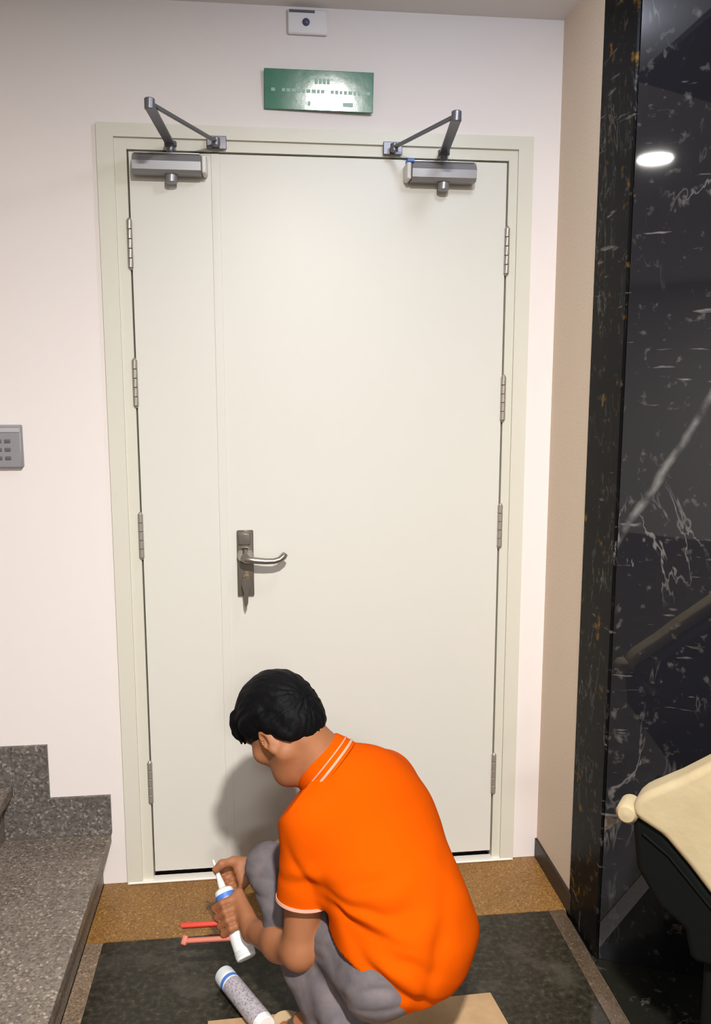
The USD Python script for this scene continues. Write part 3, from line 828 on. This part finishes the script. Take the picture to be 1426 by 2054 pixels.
cp = obj('collar', ring(CC, CN, [(.087, -.024), (.083, -.002), (.076, .022), (.072, .026), (.068, .020), (.073, -.004), (.076, -.024)], R3), 'orange', sp, 40, label='turned-up orange collar')
for r0, h0, w in ((.0855, -.014, .0028), (.0825, .001, .0016)):
    obj('collar_stripe', ring(CC, CN, [(r0 + .002, h0 - w), (r0 + .0028, h0), (r0 + .0012, h0 + w), (r0 - .002, h0 + w), (r0 - .002, h0 - w)], R3), 'trim', cp, 40, label='pale stripe along the collar')
for p, n, r in ((LCU, cutL, .0640), (RCU, cutR, .0610)):
    obj('cuff', ring(p - n * .002, n, [(r + .0015, -.003), (r + .0022, .003), (r - .001, .006), (r - .012, .005), (r - .006, -.003)], HL, 1.0, 1.0), 'trim', sp, 40, label='pale knitted cuff')
bt = PELV

# trousers
tr = [ell(PELV + V(.01, 0, .0), TOR, (.150, .112, .10), .04)]
for h_, k_, a_, s in ((LHIP, LKN, LAN, 1), (RHIP, RKN, RAN, -1)):
    hem = k_ + (a_ - k_) * .97
    tr += [cap(h_, k_, .086, .062, .03), cap(k_, k_ + (a_ - k_) * .35, .060, .062, .012), cap(k_ + (a_ - k_) * .35, hem, .062, .050, .02)]
for k_, a_ in ((LKN, LAN), (RKN, RAN)):
    n_ = unit(a_ - k_)
    tr += [limb_cut(n_, k_ + (a_ - k_) * .95, 0, 0, .075)]
tm = relax(sdf_mesh(tr, (-.28, -1.0, .0), (.36, -.40, .42), .0042), 4)


def tfold(v, n):
    w = meshkit.fbm(v * np.array([9, 9, 12]), 3, 21) - .5
    r = np.abs(meshkit.noise(v @ np.array([[14., 5, 0], [4, 9, 6], [-6, 4, 17]]), 14) - .5)
    return w * .016 - np.exp(-(r / .09) ** 2) * .003


tm = displace(tm, tfold)
obj('trousers', tm, 'trouser', pr, True, label='grey cotton trousers')
# sandals
for an, fw in ((LAN, unit((-.80, .60, 0))), (RAN, unit((-.60, .80, 0)))):
    sd = V(-fw[1], fw[0], 0); b0 = V(an[0], an[1], 0) + fw * .115
    pl = Polygon([tuple((b0 + fw * (.012 + .082 * math.cos(t)) + sd * (.041 + .006 * math.cos(t)) * math.sin(t))[:2]) for t in np.linspace(0, 2 * math.pi, 40, endpoint=False)])
    sl = trimesh.creation.extrude_polygon(pl, .0149, engine='earcut'); sl.apply_translation((0, 0, .0046))
    so = obj('sandal', sl, 'sandal', pr, False, label='pale foam sandal under the toes')
    ts = np.linspace(0, math.pi, 25)
    sv = np.array([b0 + fw * (.004 + q) + sd * (rr * math.cos(t)) + V(0, 0, .019 + (rr - .002) * math.sin(t)) for t in ts for q, rr in ((-.015, .0465), (.015, .0445), (.015, .0475), (-.015, .0495))])
    sf = [(i * 4 + j, i * 4 + (j + 1) % 4, i * 4 + 4 + (j + 1) % 4, i * 4 + 4 + j) for i in range(24) for j in range(4)]
    sm_ = trimesh.Trimesh(sv, np.array([x for q in sf for x in ((q[0], q[1], q[2]), (q[0], q[2], q[3]))]), process=False)
    if sm_.volume < 0: sm_.invert()
    obj('strap', sm_, 'strap', so, 30)

# ------------------------------------------------------------------ caulking gun, spare cartridge, cardboard
cg = thing('caulking_gun', "caulking gun with a white cartridge and red handle held in the worker's hands", 'caulking gun', tuple(REAR))
LN = np.linalg.norm(TIP - REAR)
ca = obj('cartridge', lathe([(.021, 0), (.0245, .002), (.0252, .006), (.0252, LN - .088), (.0235, LN - .083), (.017, LN - .079), (.010, LN - .076)], REAR, AX, 36), 'tube', cg, label='white cartridge')
obj('nozzle', lathe([(.010, LN - .077), (.0095, LN - .066), (.0065, LN - .045), (.0042, LN - .012), (.0026, LN)], REAR, AX, 20), 'cap', ca, label='pale pointed nozzle')
obj('label_patch', lathe([(.0254, LN - .106), (.0257, LN - .105), (.0257, LN - .095), (.0254, LN - .094)], REAR, AX, 36), 'blue', ca, label='blue band near the nozzle')
obj('rear_ring', lathe([(.0252, .008), (.0262, .009), (.0262, .022), (.0252, .023)], REAR, AX, 36), 'tube_grey', ca)
hd = unit((-.985, .10, -.06))
hb = GC - AX * .016
up = AX
obj('trigger', cat(bar(hb + hd * .020, hb + hd * .140, .018, .014, .004, up), bar(hb + hd * .010 + AX * .002, hb + hd * .035 - AX * .002, .020, .017, .004, up)), 'red', cg, label='red trigger bar')
hb2 = GC - AX * .055
obj('handle', cat(bar(hb2 + hd * .022, hb2 + hd * .140, .018, .013, .004, up), bar(hb2 + hd * .134, hb2 + hd * .148 + AX * .004, .018, .024, .004, up)), 'pink', cg, label='worn red handle')
obj('yoke', cat(bar(hb2 + hd * .030, hb + hd * .030, .022, .012, .003, hd)), 'red', cg, label='red yoke joining handle and trigger')

T0, T1 = V(-.302, -.492, .0268), V(-.182, -.712, .0312)
td = unit(T1 - T0)
T1 = T0 + td * .236
t2 = thing('sealant_cartridge', 'white printed sealant cartridge lying on the granite before the worker', 'cartridge', tuple((T0 + T1) / 2 * np.array([1, 1, 0])))
tb = obj('tube', lathe([(.0215, .004), (.0252, .008), (.0252, .222), (.023, .226)], T0, td, 36), 'tube', t2)
obj('end_cap', lathe([(.016, -.003), (.021, -.002), (.0245, .001), (.0258, .006), (.0258, .024), (.0252, .026)], T0, td, 36), 'tube_grey', t2, label='pale grey end cap')
obj('blue_band', lathe([(.0253, .034), (.0256, .035), (.0256, .044), (.0253, .045)], T0, td, 36), 'blue', tb, label='thin blue band')
obj('print', lathe([(.0253, .050), (.0255, .051), (.0255, .205), (.0253, .206)], T0, td, 36), 'tube_label', tb, label='grey printed label')

cd = thing('cardboard_sheet', 'flat beige cardboard sheet on the floor under the worker', 'cardboard', (0.02, -.95, 0))
cpoly = Polygon([(-.335, -.622), (.376, -.605), (.46, -1.25), (-.30, -1.27)])
cm = trimesh.creation.extrude_polygon(cpoly, .0032, engine='earcut'); cm.apply_translation((0, 0, .0004))
obj('sheet', cm, 'card', cd, False)
obj('flute_edge', cat(*[bx(-.33 + i * .0072, -.33 + i * .0072 + .003, -.6265 + i * .000172, -.621 + i * .000172, .0008, .0032) for i in range(97)]), 'card', cd, False, kind='stuff')

# ------------------------------------------------------------------ armchair in the lobby corner
AD = unit((0.60, 0.80, 0))                 # the chair's depth direction
AR = V(AD[1], -AD[0], 0)
AO = V(.70, -1.10, 0)                      # its near left foot
ap = lambda r, z, d=0.0: AO + AR * r + V(0, 0, z) + AD * d


def slab(pts, d0, d1, rnd, seg=4, puff=0.0):
    """outline (r, z) given a depth d0..d1 along AD with rounded rims"""
    P = Polygon(pts).buffer(-rnd).buffer(rnd)
    layers = []
    for t in np.linspace(0, math.pi / 2, seg + 1):
        layers.append((-rnd * (1 - math.sin(t)), d0 + rnd * (1 - math.cos(t))))
    layers += [(o, d1 - (d - d0)) for o, d in reversed(layers)]
    m = 96; v = []
    for o, d in layers:
        ringp = P.buffer(o - 1e-4, join_style=1).exterior
        q = np.array([ringp.interpolate(i / m, normalized=True).coords[0] for i in range(m)])
        if v:                                  # keep the rings in step
            k = np.argmin(np.linalg.norm(q - ref[0], axis=1)); q = np.roll(q, -k, 0)
        ref = q
        v.append(np.array([ap(a, b, d) for a, b in q]))
    n = len(v); f = []
    for i in range(n - 1):
        for j in range(m):
            k = (j + 1) % m
            f += [(i * m + j, i * m + k, (i + 1) * m + k), (i * m + j, (i + 1) * m + k, (i + 1) * m + j)]
    V_ = np.vstack(v + [v[0].mean(0)[None], v[-1].mean(0)[None]])
    for j in range(m):
        k = (j + 1) % m
        f += [(len(V_) - 2, k, j), (len(V_) - 1, (n - 1) * m + j, (n - 1) * m + k)]
    t = trimesh.Trimesh(V_, f, process=False)
    if t.volume < 0: t.invert()
    return t


ch = thing('armchair', 'black armchair with a cream padded back before the black marble', 'armchair', tuple(AO * np.array([1, 1, 0])))
cream = [(-.192, .706), (-.172, .730), (-.110, .775), (-.054, .822), (.055, .905), (.16, .935), (.24, .87), (.25, .42), (.13, .408), (.086, .452), (-.037, .551), (-.081, .600), (-.131, .649), (-.192, .676)]
obj('back_pad', slab(cream, .0, .075, .016), 'cream', ch, 40, label='cream padded back')
bpan = [tuple(np.array(q) * .985 + np.array((.03, .68)) * .015 - np.array((0, .030 if q[1] > .69 else 0))) for q in cream]
obj('back_panel', slab(bpan, .062, .150, .010), 'leather', ch, 40, label='black back of the padded back')
obj('corner_roll', cat(lathe([(.004, -.002), (.016, .0), (.0225, .008), (.0225, .05), (.016, .058), (.004, .06)], ap(-.204, .676, .002), AD, 24)), 'cream', ch, 40, label='cream rolled corner')
black = [(-.190, .684), (-.131, .651), (-.081, .602), (-.037, .553), (.086, .454), (.25, .412), (.25, .30), (.02, .352), (-.028, .391), (-.069, .391), (-.084, .455), (-.135, .487), (-.183, .558), (-.194, .645)]
obj('seat_shell', slab(black, .015, .24, .016), 'leather', ch, 40, label='black leather shell')
obj('base', slab([(-.046, .40), (.25, .40), (.25, .001), (-.046, .001)], .04, .20, .012), 'leather', ch, 40)
obj('stitching', tube([ap(r, z, .0125) for r, z in ((-.172, .640), (-.12, .607), (-.07, .556), (-.02, .505), (.06, .45), (.2, .395))], .003, 8), 'leather', ch, True)
